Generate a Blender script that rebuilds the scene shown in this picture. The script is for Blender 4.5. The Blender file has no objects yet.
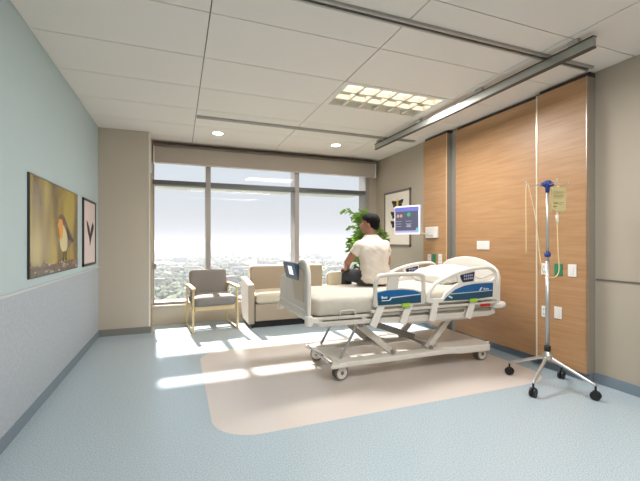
import bpy, bmesh, math, random
from mathutils import Vector, Matrix, Euler, noise
import numpy as np
random.seed(7)
SC = bpy.context.scene
COL = SC.collection

# ------------------------------------------------------------------ camera
cam = bpy.data.cameras.new('camera')
camo = bpy.data.objects.new('camera', cam); COL.objects.link(camo)
camo.location = (0, 0, 1.267)
camo.rotation_euler = (math.radians(90), 0, math.radians(-20.9))
cam.sensor_width = 36; cam.lens = 371/640*36
cam.shift_y = 1.5/640
cam.clip_start = .05; cam.clip_end = 20000
SC.camera = camo

# ------------------------------------------------------------------ world, sun, exposure
W = bpy.data.worlds.new('sky'); SC.world = W; W.use_nodes = True
nt = W.node_tree; nt.nodes.clear()
wo = nt.nodes.new('ShaderNodeOutputWorld'); bg = nt.nodes.new('ShaderNodeBackground')
tc = nt.nodes.new('ShaderNodeTexCoord'); sp = nt.nodes.new('ShaderNodeSeparateXYZ'); cr = nt.nodes.new('ShaderNodeValToRGB')
nt.links.new(tc.outputs['Generated'], sp.inputs[0]); nt.links.new(sp.outputs['Z'], cr.inputs[0])
e = cr.color_ramp.elements
e[0].position = 0.0; e[0].color = (.92, .935, .97, 1)
e[1].position = .9; e[1].color = (.42, .62, .95, 1)
x = cr.color_ramp.elements.new(.28); x.color = (.80, .90, 1.0, 1)
nt.links.new(cr.outputs[0], bg.inputs[0]); bg.inputs[1].default_value = .55
nt.links.new(bg.outputs[0], wo.inputs[0])

SUN_DIR = Vector((.075, -1, -.89)).normalized()
sl = bpy.data.lights.new('sun', 'SUN'); sl.energy = 13.0; sl.angle = math.radians(1.8); sl.color = (1, .975, .94)
so = bpy.data.objects.new('sun', sl); COL.objects.link(so)
so.rotation_euler = SUN_DIR.to_track_quat('-Z', 'Y').to_euler(); so.location = (1, 12, 12)

TROFFER_W = 52.0      # watts under each ceiling fixture
SC.view_settings.view_transform = 'Standard'
SC.view_settings.look = 'None'
SC.view_settings.exposure = 0.66
SC.view_settings.gamma = 1
SC.view_settings.use_curve_mapping = False
SC.cycles.max_bounces = 10; SC.cycles.diffuse_bounces = 6; SC.cycles.transparent_max_bounces = 16
SC.cycles.sample_clamp_indirect = 8

# ------------------------------------------------------------------ materials
def s2l(c):
    return tuple(((v/255)/12.92 if v/255 <= .04045 else ((v/255+.055)/1.055)**2.4) for v in c)
MATS = {}
def M(name, rgb, rough=.6, metal=0, emit=None, es=1.0, noise_amt=0, nscale=40, bump=0, spec=.5, coat=0, sheen=0):
    if name in MATS: return MATS[name]
    m = bpy.data.materials.new(name); m.use_nodes = True; MATS[name] = m
    n = m.node_tree.nodes; l = m.node_tree.links; b = n['Principled BSDF']
    c = s2l(rgb) + (1,)
    b.inputs['Base Color'].default_value = c
    b.inputs['Roughness'].default_value = rough; b.inputs['Metallic'].default_value = metal
    b.inputs['Specular IOR Level'].default_value = spec
    b.inputs['Coat Weight'].default_value = coat
    b.inputs['Sheen Weight'].default_value = sheen
    if emit:
        b.inputs['Emission Color'].default_value = s2l(emit) + (1,); b.inputs['Emission Strength'].default_value = es
    t = n.new('ShaderNodeTexCoord'); nz = n.new('ShaderNodeTexNoise'); nz.inputs['Scale'].default_value = nscale
    nz.inputs['Detail'].default_value = 4
    l.new(t.outputs['Object'], nz.inputs[0])
    if noise_amt:
        mx = n.new('ShaderNodeMix'); mx.data_type = 'RGBA'
        mx.inputs[6].default_value = tuple(v*(1-noise_amt) for v in c[:3]) + (1,)
        mx.inputs[7].default_value = tuple(min(1, v*(1+noise_amt)) for v in c[:3]) + (1,)
        l.new(nz.outputs['Fac'], mx.inputs[0]); l.new(mx.outputs[2], b.inputs['Base Color'])
    if bump:
        bp = n.new('ShaderNodeBump'); bp.inputs['Strength'].default_value = bump; bp.inputs['Distance'].default_value = .004
        l.new(nz.outputs['Fac'], bp.inputs['Height']); l.new(bp.outputs[0], b.inputs['Normal'])
    return m

m_wallblue = M('pale_blue_paint', (184, 200, 202), .7, noise_amt=.02, nscale=3)
m_wallbeige = M('warm_grey_paint', (172, 161, 145), .7, noise_amt=.02, nscale=3)
m_column = M('taupe_paint', (192, 181, 165), .7, noise_amt=.03, nscale=2)
m_wainscot = M('grey_wall_protection', (172, 179, 186), .5, noise_amt=.22, nscale=45, bump=.25)
m_tile = M('acoustic_tile', (229, 221, 213), .9, noise_amt=.03, nscale=60, bump=.1)
m_groove = M('ceiling_grid_shadow_gap', (112, 104, 95), .8)
m_gyp = M('gypsum_soffit', (214, 208, 200), .8)
m_base = M('blue_grey_vinyl_base', (118, 132, 142), .5)
m_white = M('white_plastic', (225, 222, 216), .35)
m_cream = M('cream_bed_plastic', (206, 200, 190), .38)
m_cream2 = M('light_bed_plastic', (222, 218, 210), .35)
m_sheet = M('cream_bed_sheet', (194, 188, 176), .85, noise_amt=.05, nscale=9, bump=.9)
m_pillow = M('white_pillow_cotton', (226, 224, 216), .85, noise_amt=.03, nscale=7, bump=.8)
m_blue = M('bright_blue_decal', (4, 92, 150), .25, coat=.3)
m_navy = M('dark_teal_decal', (18, 72, 96), .25, coat=.3)
m_key = M('dark_keypad', (32, 36, 62), .3)
m_green = M('lime_green_plastic', (160, 200, 60), .4)
m_red = M('red_label', (176, 36, 30), .4)
m_black = M('black_rubber', (24, 24, 26), .5)
m_tyre = M('pale_grey_tyre', (112, 108, 102), .6)
m_steel = M('brushed_aluminium', (178, 178, 176), .3, 1.0)
m_chrome = M('polished_chrome', (205, 203, 200), .28, .9)
m_track = M('grey_aluminium_track', (178, 174, 168), .4, .4)
m_mull = M('grey_window_frame', (156, 150, 145), .4, .2)
m_transom = M('dark_grey_transom', (96, 98, 100), .4, .2)
m_shelf = M('white_light_shelf', (215, 213, 208), .5)
m_sill = M('sill_stone', (205, 196, 182), .5)
m_blind = M('taupe_blind_fabric', (174, 164, 152), .8)
m_sofa = M('beige_upholstery', (166, 150, 130), .8, noise_amt=.06, nscale=120, bump=.2, sheen=.2)
m_sofac = M('cream_upholstery', (196, 184, 162), .8, noise_amt=.05, nscale=120, bump=.2)
m_chair = M('grey_brown_upholstery', (130, 124, 119), .85, noise_amt=.12, nscale=130, bump=.2)
m_ash = M('pale_ash_wood', (214, 190, 146), .4, noise_amt=.06, nscale=14)
m_skin = M('brown_skin', (160, 112, 86), .5, noise_amt=.05, nscale=20)
m_hair = M('black_hair', (12, 10, 9), .75, noise_amt=.3, nscale=90, bump=.4, spec=.2)
m_shirt = M('cream_tshirt_cotton', (216, 206, 194), .85, noise_amt=.03, nscale=8, bump=.3)
m_pants = M('charcoal_trouser_cloth', (62, 60, 66), .85, noise_amt=.1, nscale=40)
m_shoe = M('white_shoe', (215, 213, 210), .6)
m_pot = M('white_ceramic_pot', (220, 216, 208), .3)
m_soil = M('potting_soil', (60, 45, 34), .95, noise_amt=.3, nscale=60)
m_stem = M('green_palm_stem', (96, 122, 62), .6)
m_ivblue = M('dark_blue_plastic', (34, 60, 130), .4)
m_frameb = M('black_picture_frame', (40, 36, 36), .35)
m_framet = M('taupe_picture_frame', (112, 102, 98), .4)
m_mat = M('cream_picture_paper', (236, 226, 212), .6)
m_matp = M('pinkish_picture_paper', (226, 208, 204), .5)
m_ink = M('black_ink', (26, 24, 26), .6)
m_yel = M('yellow_ink', (220, 186, 50), .6)
m_tan = M('yellow_edge_strip', (176, 148, 84), .35, .5)
m_pgreen = M('green_outlet_plate', (44, 128, 90), .4)
m_slot = M('outlet_slot', (90, 88, 84), .5)
m_tube = M('milky_iv_tubing', (226, 204, 160), .3)

def leafmat():
    m = M('palm_leaf_green', (112, 146, 70), .45, noise_amt=.45, nscale=9)
    b = m.node_tree.nodes['Principled BSDF']
    b.inputs['Subsurface Weight'].default_value = .0
    n = m.node_tree.nodes; l = m.node_tree.links
    tr = n.new('ShaderNodeBsdfTranslucent'); tr.inputs[0].default_value = s2l((150, 190, 70)) + (1,)
    mx = n.new('ShaderNodeMixShader'); mx.inputs[0].default_value = .35
    out = n['Material Output']
    l.new(b.outputs[0], mx.inputs[1]); l.new(tr.outputs[0], mx.inputs[2]); l.new(mx.outputs[0], out.inputs[0])
    return m
m_leaf = leafmat()

def woodmat(name, base, dark):
    m = bpy.data.materials.new(name); m.use_nodes = True
    n = m.node_tree.nodes; l = m.node_tree.links; b = n['Principled BSDF']
    t = n.new('ShaderNodeTexCoord'); mp = n.new('ShaderNodeMapping'); mp.inputs['Scale'].default_value = (1, 1.2, 22)
    l.new(t.outputs['Object'], mp.inputs[0])
    nz = n.new('ShaderNodeTexNoise'); nz.inputs['Scale'].default_value = 1.6; nz.inputs['Detail'].default_value = 7
    nz.inputs['Distortion'].default_value = .6; nz.inputs['Roughness'].default_value = .65
    l.new(mp.outputs[0], nz.inputs[0])
    r = n.new('ShaderNodeValToRGB'); r.color_ramp.elements[0].position = .3; r.color_ramp.elements[1].position = .72
    r.color_ramp.elements[0].color = s2l(dark) + (1,); r.color_ramp.elements[1].color = s2l(base) + (1,)
    l.new(nz.outputs['Fac'], r.inputs[0]); l.new(r.outputs[0], b.inputs['Base Color'])
    b.inputs['Roughness'].default_value = .42
    return m
m_wood = woodmat('light_oak_veneer', (182, 144, 105), (163, 121, 82))

def floormat():
    m = bpy.data.materials.new('speckled_vinyl_floor'); m.use_nodes = True
    n = m.node_tree.nodes; l = m.node_tree.links; b = n['Principled BSDF']
    g = n.new('ShaderNodeNewGeometry'); s = n.new('ShaderNodeSeparateXYZ'); l.new(g.outputs['Position'], s.inputs[0])
    def mth(op, a, bb=None):
        k = n.new('ShaderNodeMath'); k.operation = op
        for i, v in enumerate((a, bb)):
            if v is None: continue
            if isinstance(v, (int, float)): k.inputs[i].default_value = v
            else: l.new(v, k.inputs[i])
        return k.outputs[0]
    x0, x1, y0, y1, r = .22, 3.28, 2.43, 4.47, .3
    qx = mth('MAXIMUM', mth('SUBTRACT', mth('ABSOLUTE', mth('SUBTRACT', s.outputs[0], (x0+x1)/2)), (x1-x0)/2-r), 0.0)
    qy = mth('MAXIMUM', mth('SUBTRACT', mth('ABSOLUTE', mth('SUBTRACT', s.outputs[1], (y0+y1)/2)), (y1-y0)/2-r), 0.0)
    d = mth('SQRT', mth('ADD', mth('MULTIPLY', qx, qx), mth('MULTIPLY', qy, qy)))
    inside = mth('LESS_THAN', d, r)
    v = n.new('ShaderNodeTexNoise'); v.inputs['Scale'].default_value = 130; v.inputs['Detail'].default_value = 2
    l.new(g.outputs['Position'], v.inputs[0])
    v2 = n.new('ShaderNodeTexNoise'); v2.inputs['Scale'].default_value = 1.2; l.new(g.outputs['Position'], v2.inputs[0])
    def ramp(c0, c1):
        q = n.new('ShaderNodeValToRGB'); q.color_ramp.elements[0].position = .35; q.color_ramp.elements[1].position = .65
        q.color_ramp.elements[0].color = s2l(c0) + (1,); q.color_ramp.elements[1].color = s2l(c1) + (1,)
        l.new(v.outputs['Fac'], q.inputs[0]); return q.outputs[0]
    a = ramp((150, 166, 175), (180, 193, 200)); c = ramp((200, 189, 181), (212, 203, 196))
    mx = n.new('ShaderNodeMix'); mx.data_type = 'RGBA'
    l.new(inside, mx.inputs[0]); l.new(a, mx.inputs[6]); l.new(c, mx.inputs[7])
    l.new(mx.outputs[2], b.inputs['Base Color'])
    b.inputs['Roughness'].default_value = .21
    b.inputs['Specular IOR Level'].default_value = .55
    return m
m_floor = floormat()

def glassmat(name, tint=(1, 1, 1), refl=.04):
    m = bpy.data.materials.new(name); m.use_nodes = True
    n = m.node_tree.nodes; l = m.node_tree.links; n.remove(n['Principled BSDF'])
    t = n.new('ShaderNodeBsdfTransparent'); t.inputs[0].default_value = tint + (1,)
    g = n.new('ShaderNodeBsdfGlossy'); g.inputs['Roughness'].default_value = .02
    mx = n.new('ShaderNodeMixShader'); lw = n.new('ShaderNodeFresnel'); lw.inputs[0].default_value = 1.2
    l.new(lw.outputs[0], mx.inputs[0])
    l.new(t.outputs[0], mx.inputs[1]); l.new(g.outputs[0], mx.inputs[2]); l.new(mx.outputs[0], n['Material Output'].inputs[0])
    return m
m_glass = glassmat('window_glass')

def clearplastic(name, rgb, fac):
    m = bpy.data.materials.new(name); m.use_nodes = True
    n = m.node_tree.nodes; l = m.node_tree.links; b = n['Principled BSDF']
    b.inputs['Base Color'].default_value = s2l(rgb) + (1,); b.inputs['Roughness'].default_value = .15
    t = n.new('ShaderNodeBsdfTransparent'); t.inputs[0].default_value = (.97, .97, .85, 1)
    mx = n.new('ShaderNodeMixShader'); mx.inputs[0].default_value = fac
    l.new(t.outputs[0], mx.inputs[1]); l.new(b.outputs[0], mx.inputs[2]); l.new(mx.outputs[0], n['Material Output'].inputs[0])
    return m
m_bag = clearplastic('clear_fluid_bag', (206, 200, 158), .5)
m_drip = clearplastic('clear_drip_chamber', (240, 236, 225), .6)

# ------------------------------------------------------------------ helpers
ROOT = {}
def thing(name, label, cat, loc=(0, 0, 0), rz=0, group=None):
    o = bpy.data.objects.new(name, None); COL.objects.link(o); o.empty_display_size = .1
    o.location = loc; o.rotation_euler = (0, 0, rz)
    o['label'] = label; o['category'] = cat
    if group: o['group'] = group
    ROOT[o.name] = (Matrix.Translation(loc) @ Matrix.Rotation(rz, 4, 'Z')).inverted()
    return o
def rootof(p):
    while p.parent: p = p.parent
    return p
def obj(name, bm, mats, parent=None, local=False, smooth=False, bevel=0, seg=2, label=None):
    """link a bmesh (or mesh) as one object; coordinates are world unless local"""
    if isinstance(bm, bpy.types.Mesh): me = bm
    else:
        me = bpy.data.meshes.new(name); bmesh.ops.recalc_face_normals(bm, faces=bm.faces)
        bm.to_mesh(me); bm.free()
    if not isinstance(mats, (list, tuple)): mats = [mats]
    for m in mats: me.materials.append(m)
    o = bpy.data.objects.new(name, me); COL.objects.link(o)
    if parent is not None:
        o.parent = parent
        r = rootof(parent)
        if not local:
            me.transform(ROOT[r.name])
    else:
        co = [v.co for v in me.vertices]
        c = Vector(((min(v.x for v in co)+max(v.x for v in co))/2, (min(v.y for v in co)+max(v.y for v in co))/2, min(v.z for v in co)))
        me.transform(Matrix.Translation(-c)); o.location = c
        ROOT[o.name] = Matrix.Translation(-c)
    if smooth:
        for p in me.polygons: p.use_smooth = True
    if bevel:
        b = o.modifiers.new('bevel', 'BEVEL'); b.width = bevel; b.segments = seg; b.limit_method = 'ANGLE'; b.angle_limit = math.radians(40)
    if label: o['label'] = label
    return o
def tag(o, label, cat, group=None):
    o['label'] = label; o['category'] = cat
    if group: o['group'] = group
    return o
def struct(name, bm, m, parent=None, **k):
    o = obj(name, bm, m, parent, **k)
    if parent is None: o['kind'] = 'structure'
    return o
B = bmesh.new
def box(bm, x0, x1, y0, y1, z0, z1, mi=0):
    vs = [bm.verts.new(p) for p in ((x0,y0,z0),(x1,y0,z0),(x1,y1,z0),(x0,y1,z0),(x0,y0,z1),(x1,y0,z1),(x1,y1,z1),(x0,y1,z1))]
    for f in ((0,3,2,1),(4,5,6,7),(0,1,5,4),(1,2,6,5),(2,3,7,6),(3,0,4,7)):
        bm.faces.new([vs[i] for i in f]).material_index = mi
    return vs
def boxm(bm, size, mat, mi=0):
    vs = box(bm, -size[0]/2, size[0]/2, -size[1]/2, size[1]/2, -size[2]/2, size[2]/2, mi)
    for v in vs: v.co = mat @ v.co
    return vs
def bar(bm, p0, p1, w, h, mi=0):
    p0, p1 = Vector(p0), Vector(p1); d = p1-p0
    q = d.to_track_quat('Y', 'Z').to_matrix().to_4x4()
    boxm(bm, (w, d.length, h), Matrix.Translation((p0+p1)/2) @ q, mi)
def cyl(bm, p0, p1, r0, r1=None, n=20, mi=0, caps=True):
    if r1 is None: r1 = r0
    p0, p1 = Vector(p0), Vector(p1); d = (p1-p0).normalized()
    a = d.orthogonal().normalized(); b = d.cross(a)
    r_ = []
    for p, r in ((p0, r0), (p1, r1)):
        r_.append([bm.verts.new(p + a*math.cos(2*math.pi*i/n)*r + b*math.sin(2*math.pi*i/n)*r) for i in range(n)])
    for i in range(n):
        bm.faces.new((r_[0][i], r_[0][(i+1) % n], r_[1][(i+1) % n], r_[1][i])).material_index = mi
    if caps:
        bm.faces.new(r_[0][::-1]).material_index = mi; bm.faces.new(r_[1]).material_index = mi
def spline(pts, k=6):
    P = [Vector(p) for p in pts]; out = []
    for i in range(len(P)-1):
        a = P[i-1] if i else P[0]; b, c = P[i], P[i+1]; d = P[i+2] if i+2 < len(P) else P[-1]
        for j in range(k):
            t = j/k
            out.append(.5*((2*b)+(-a+c)*t+(2*a-5*b+4*c-d)*t*t+(-a+3*b-3*c+d)*t**3))
    out.append(P[-1]); return out
def tube(bm, pts, r, n=10, mi=0, ry=None, smooth=True):
    P = spline(pts) if smooth else [Vector(p) for p in pts]
    rs = r if callable(r) else (lambda t: r)
    up = None; rings = []
    for i, p in enumerate(P):
        d = (P[min(i+1, len(P)-1)]-P[max(i-1, 0)])
        d = d.normalized() if d.length > 1e-9 else Vector((0, 0, 1))
        if up is None: up = d.orthogonal().normalized()
        up = (up-d*up.dot(d)).normalized(); s_ = d.cross(up)
        R = rs(i/(len(P)-1)); R2 = ry if ry else R
        rings.append([bm.verts.new(p+up*math.cos(2*math.pi*k/n)*R+s_*math.sin(2*math.pi*k/n)*R2) for k in range(n)])
    for a, b in zip(rings, rings[1:]):
        for k in range(n):
            bm.faces.new((a[k], a[(k+1) % n], b[(k+1) % n], b[k])).material_index = mi
    bm.faces.new(rings[0][::-1]).material_index = mi; bm.faces.new(rings[-1]).material_index = mi
def prism(bm, poly, fn, d0, d1, mi=0):
    """poly of (u,v); fn(u,v,d)->world"""
    a = [bm.verts.new(fn(u, v, d0)) for u, v in poly]; b = [bm.verts.new(fn(u, v, d1)) for u, v in poly]
    bm.faces.new(a[::-1]).material_index = mi; bm.faces.new(b).material_index = mi
    n = len(poly)
    for i in range(n):
        bm.faces.new((a[i], a[(i+1) % n], b[(i+1) % n], b[i])).material_index = mi
def cushion(bm, cx, cy, cz, sx, sy, sz, p=.28, nx=14, ny=14, nz=6, mat=None, dome=0, mi=0):
    """rounded superellipsoid cushion of full size sx,sy,sz"""
    tmp = bmesh.new(); bmesh.ops.create_uvsphere(tmp, u_segments=40, v_segments=20, radius=1)
    vm = {}
    for v in tmp.verts:
        x, y, z = v.co
        r = math.hypot(x, y); ang = math.atan2(y, x)
        sg = lambda q, e: math.copysign(abs(q)**e, q)
        cz_ = sg(z, .55); cr_ = max(0, 1-abs(z)**2)**.5
        cr_ = cr_**.35 if cr_ > 0 else 0
        X = sg(math.cos(ang), p)*cr_*sx/2; Y = sg(math.sin(ang), p)*cr_*sy/2
        Z = cz_*sz/2*(1+dome*(1-(2*X/sx)**2)*(1-(2*Y/sy)**2))
        q = Vector((X, Y, Z))
        if mat is not None: q = mat @ q
        vm[v.index] = bm.verts.new(q+Vector((cx, cy, cz)))
    for f in tmp.faces: bm.faces.new([vm[v.index] for v in f.verts]).material_index = mi
    tmp.free()
def lathe(bm, c, prof, n=28, mi=0):
    rings = []
    for r, z in prof:
        rings.append([bm.verts.new((c[0]+r*math.cos(2*math.pi*k/n), c[1]+r*math.sin(2*math.pi*k/n), c[2]+z)) for k in range(n)])
    for a, b in zip(rings, rings[1:]):
        for k in range(n): bm.faces.new((a[k], a[(k+1) % n], b[(k+1) % n], b[k])).material_index = mi
    bm.faces.new(rings[0][::-1]).material_index = mi; bm.faces.new(rings[-1]).material_index = mi

# ------------------------------------------------------------------ room shell
X0, X1, YB, YF, H = -1.0, 3.52, -2.0, 6.2, 2.8
bm = B(); box(bm, X0-.15, X1+.15, YB-.15, YF+.3, -.12, 0); struct('floor', bm, m_floor)
# ceiling: tiles of 1.29 x .645 over a recessed grid, holes where the light fixtures sit
GX = [-1.0, .2, 1.49, 2.74, 3.6]; GY = [YB+.01]
y = 3.222
while y-.6435 > YB: y -= .6435
GY += [y+.6435*i for i in range(0, 14) if y+.6435*i < 6.15] + [6.2]
fixt = [(1.49, 2.74, 3.222)] + [(.2, 1.49, 3.222-4*.6435), (1.49, 2.74, 3.222-7*.6435), (.2, 1.49, 3.222-7*.6435), (1.49, 2.74, 3.222-4*.6435)]  # all but the first are added, unseen, to fill the room with light
def isfix(xa, ya): return any(abs(xa-f[0]) < .02 and abs(ya-f[2]) < .02 for f in fixt)
bm = B()
def quad(bm, x0, x1, y0, y1, z, mi):
    bm.faces.new([bm.verts.new(p) for p in ((x0,y0,z),(x0,y1,z),(x1,y1,z),(x1,y0,z))]).material_index = mi
for i in range(4):
    for j in range(len(GY)-1):
        if isfix(GX[i], GY[j]): continue
        g = .004
        box(bm, GX[i]+g, GX[i+1]-g, GY[j]+g, GY[j+1]-g, H, H+.012, 0)
        box(bm, GX[i], GX[i+1], GY[j], GY[j+1], H+.012, H+.02, 1)
box(bm, X0-.1, X1+.1, YB-.1, YF+.3, H+.14, H+.2, 2)
o = bpy.data.meshes.new('ceiling'); bm.to_mesh(o); bm.free()
oc = bpy.data.objects.new('ceiling', o); COL.objects.link(oc); oc['kind'] = 'structure'
for m in (m_tile, m_groove, m_gyp): o.materials.append(m)

bm = B(); box(bm, X0-.15, X0, YB-.1, YF+.3, 0, H+.15); struct('wall_left', bm, m_wallblue)
bm = B(); box(bm, X0, X0+.008, YB, 5.68, .09, .925); struct('wall_left_lower', bm, m_wainscot)
bm = B(); box(bm, X0, X0+.014, YB, 5.68, .925, .94); struct('trim_1', bm, M('wall_protection_cap', (196, 200, 202), .35))
bm = B(); box(bm, X1, X1+.15, YB-.1, YF+.3, 0, H+.15); struct('wall_right', bm, m_wallbeige)
bm = B(); box(bm, X0-.1, X1+.1, YB-.15, YB, 0, H+.15); struct('wall_rear', bm, m_wallbeige)
bm = B(); box(bm, X1-.008, X1, YB, 2.235, .925, .937); struct('trim_2', bm, M('grey_chair_rail', (110, 102, 96), .4))
bm = B(); box(bm, X0, -.37, 5.68, YF+.3, 0, H); struct('wall_column', bm, m_column)
bm = B(); box(bm, -.37, X1, YF+.01, YF+.3, 0, .27); struct('wall_window_sill', bm, m_sill)
bm = B(); box(bm, -.37, X1, YF-.02, YF+.3, .27, .295); struct('trim_3', bm, M('white_sill_board', (222, 214, 200), .4), bevel=.004)
bm = B(); box(bm, -.37, X1, YF+.02, YF+.3, 2.66, H+.1); struct('wall_window_header', bm, m_wallbeige)
bm = B(); box(bm, 3.36, X1, YF, YF+.3, .27, 2.7); struct('wall_window_jamb', bm, m_wallbeige)
bm = B(); box(bm, -.37, -.352, 5.73, 5.80, .0, 2.24); struct('trim_4', bm, m_tan)  # thin yellow strip along the column's window-side edge
bm = B(); box(bm, -.385, -.364, 5.674, 5.70, 0.09, H); struct('skylit_edge_strip', bm, m_white)  # white strip paints in the skylit side of the column edge
# baseboards
bm = B(); box(bm, X0, X0+.012, YB, 5.68, 0, .09); struct('baseboard_left', bm, m_base)
bm = B(); box(bm, X0, -.36, 5.668, 5.68, 0, .09); struct('baseboard_column', bm, M('grey_vinyl_base', (128, 128, 124), .5))
bm = B(); box(bm, X1-.012, X1, YB, 2.24, 0, .09); box(bm, X1-.012, X1, 4.62, YF, 0, .09); struct('baseboard_right', bm, m_base)

# windows (one frame, panes, transoms)
wf = None
for n_, (xa, xb) in enumerate(((-.37, .45), (.45, 1.94), (1.94, 3.32))):
    a = xa+(.0 if n_ == 0 else .037); b_ = xb-.037
    bm = B()
    box(bm, b_, b_+.074, YF, YF+.28, .295, 2.7)
    if n_ == 0: box(bm, a, a+.02, YF+.02, YF+.2, .295, 2.7)
    box(bm, a, b_, YF+.03, YF+.28, .295, .335); box(bm, a, b_, YF+.1, YF+.28, 2.63, 2.7)
    w = struct('window_%d' % (n_+1), bm, m_mull)
    bm = B(); box(bm, a, b_, YF, YF+.2, 2.155, 2.222)
    obj('transom', bm, m_transom, w)
    bm = B(); box(bm, a, b_, YF+.05, YF+.058, .335, 2.155); obj('window_pane', bm, m_glass, w)
    bm = B(); box(bm, a, b_, YF+.05, YF+.058, 2.222, 2.63); obj('window_pane', bm, m_glass, w)
    bm = B(); box(bm, a-.005, b_+.005, YF+.2, YF+.70, 2.17, 2.2); obj('light_shelf', bm, m_shelf, w)
    if n_ == 0:
        bm = B(); tube(bm, [(-.33, 6.2, .94), (-.33, 6.165, .93), (-.33, 6.165, .87), (-.33, 6.2, .86)], .008); box(bm, -.345, -.315, 6.19, 6.21, .85, .95)
        obj('window_handle', bm, m_steel, w)
# roller blind cassette
t = thing('roller_blind', 'wide taupe roller blind cassette across the top of the window', 'window blind', (1.5, 6.1, 2.47))
bm = B(); box(bm, -.33, 3.40, 6.07, 6.19, 2.47, 2.71); obj('cassette', bm, m_blind, t, bevel=.006)
bm = B(); box(bm, -.34, 3.41, 6.05, 6.2, 2.71, 2.735); obj('cassette_shadow', bm, M('cassette_shadow_tone', (126, 116, 106), .5), t)  # dark strip painted in for the shadow line above the cassette
for xx in (-.352, 3.41):
    bm = B(); box(bm, xx, xx+.02, 6.06, 6.2, 2.46, 2.72); obj('end_cap', bm, m_white, t, bevel=.003)

# ------------------------------------------------------------------ outdoors
GZ = -48
def groundmat():
    m = bpy.data.materials.new('far_fields'); m.use_nodes = True
    n = m.node_tree.nodes; l = m.node_tree.links; b = n['Principled BSDF']; b.inputs['Roughness'].default_value = 1
    g = n.new('ShaderNodeNewGeometry'); nz = n.new('ShaderNodeTexNoise'); nz.inputs['Scale'].default_value = .03; nz.inputs['Detail'].default_value = 9
    nz.inputs['Roughness'].default_value = .7
    l.new(g.outputs['Position'], nz.inputs[0]); r = n.new('ShaderNodeValToRGB'); l.new(nz.outputs['Fac'], r.inputs[0])
    el = r.color_ramp.elements; el[0].position = .36; el[0].color = s2l((84, 104, 66)) + (1,); el[1].position = .66; el[1].color = s2l((140, 136, 122)) + (1,)
    q = el.new(.5); q.color = s2l((98, 104, 80)) + (1,)
    l.new(r.outputs[0], b.inputs[0]); return m
bm = B(); quad(bm, -14000, 20000, 40, 20000, GZ, 0)
struct('ground_far', bm, groundmat())
def woodland():
    tmp = bmesh.new(); bmesh.ops.create_icosphere(tmp, subdivisions=1, radius=1)
    v0 = np.array([v.co[:] for v in tmp.verts]); f0 = np.array([[v.index for v in f.verts] for f in tmp.faces]); tmp.free()
    rng = np.random.default_rng(3); V = []; F = []; k = 0
    for i in range(9000):
        d = 130*(17**rng.random()); px = rng.uniform(-.55, .62)
        X = px*d; Y = d
        c = noise.noise(Vector((X*.008, Y*.005, 0)))
        if c < -.12: continue
        r = rng.uniform(1.8, 3.9)*(1+d/1500)
        s = v0*(1+rng.uniform(-.25, .25, v0.shape))*np.array([r, r, r*rng.uniform(.7, 1.0)])
        V.append(s+np.array([X, Y, GZ+r*.6])); F.append(f0+k); k += len(v0)
    V = np.concatenate(V); F = np.concatenate(F)
    me = bpy.data.meshes.new('woodland'); me.from_pydata(V.tolist(), [], F.tolist())
    return me
me = woodland()
mw = M('tree_canopy_green', (108, 114, 84), 1, noise_amt=.4, nscale=.05)
o = obj('woodland', me, mw, smooth=False)
tag(o, 'hazy green tree canopy covering the land far below the window', 'trees'); o['kind'] = 'stuff'
rng = random.Random(5)
mb = [M('pale_far_wall', (190, 184, 174), .9), M('tan_far_wall', (168, 152, 136), .9), M('grey_far_wall', (150, 152, 156), .9)]
mroof = M('far_roof', (128, 112, 104), .9); mwin = M('far_window_glass', (120, 136, 150), .3)
for i in range(60):
    d = 420*(6**rng.random()); a = -.30+.9*((i*.618) % 1)
    X, Y = a*d, d; w_, dp, h_ = rng.uniform(8, 22)*(1+d/2500), rng.uniform(8, 12), rng.uniform(4, 8)*(1+d/1800)
    t = thing('distant_building', 'tiny pale flat-topped building in the hazy town on the horizon', 'building', (X, Y, GZ), 0, 'distant buildings on the horizon')
    bm = B(); box(bm, X-w_/2, X+w_/2, Y-dp/2, Y+dp/2, GZ, GZ+h_); wl = obj('wall', bm, mb[i % 3], t)
    bm = B(); box(bm, X-w_/2-.6, X+w_/2+.6, Y-dp/2-.6, Y+dp/2+.6, GZ+h_, GZ+h_+1.2); obj('roof', bm, mroof, t)
# haze over the land
hz = bpy.data.materials.new('daylight_haze'); hz.use_nodes = True
n = hz.node_tree.nodes; n.remove(n['Principled BSDF']); v = n.new('ShaderNodeVolumeScatter')
v.inputs['Color'].default_value = (.33, .33, .35, 1); v.inputs['Density'].default_value = .0017; v.inputs['Anisotropy'].default_value = 0
hz.node_tree.links.new(v.outputs[0], n['Material Output'].inputs['Volume'])
bm = B(); box(bm, -6000, 9000, 60, 12000, GZ-1, 8)
o = obj('haze', bm, hz); tag(o, 'pale daylight haze hanging over the distant land', 'haze'); o['kind'] = 'stuff'

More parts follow.
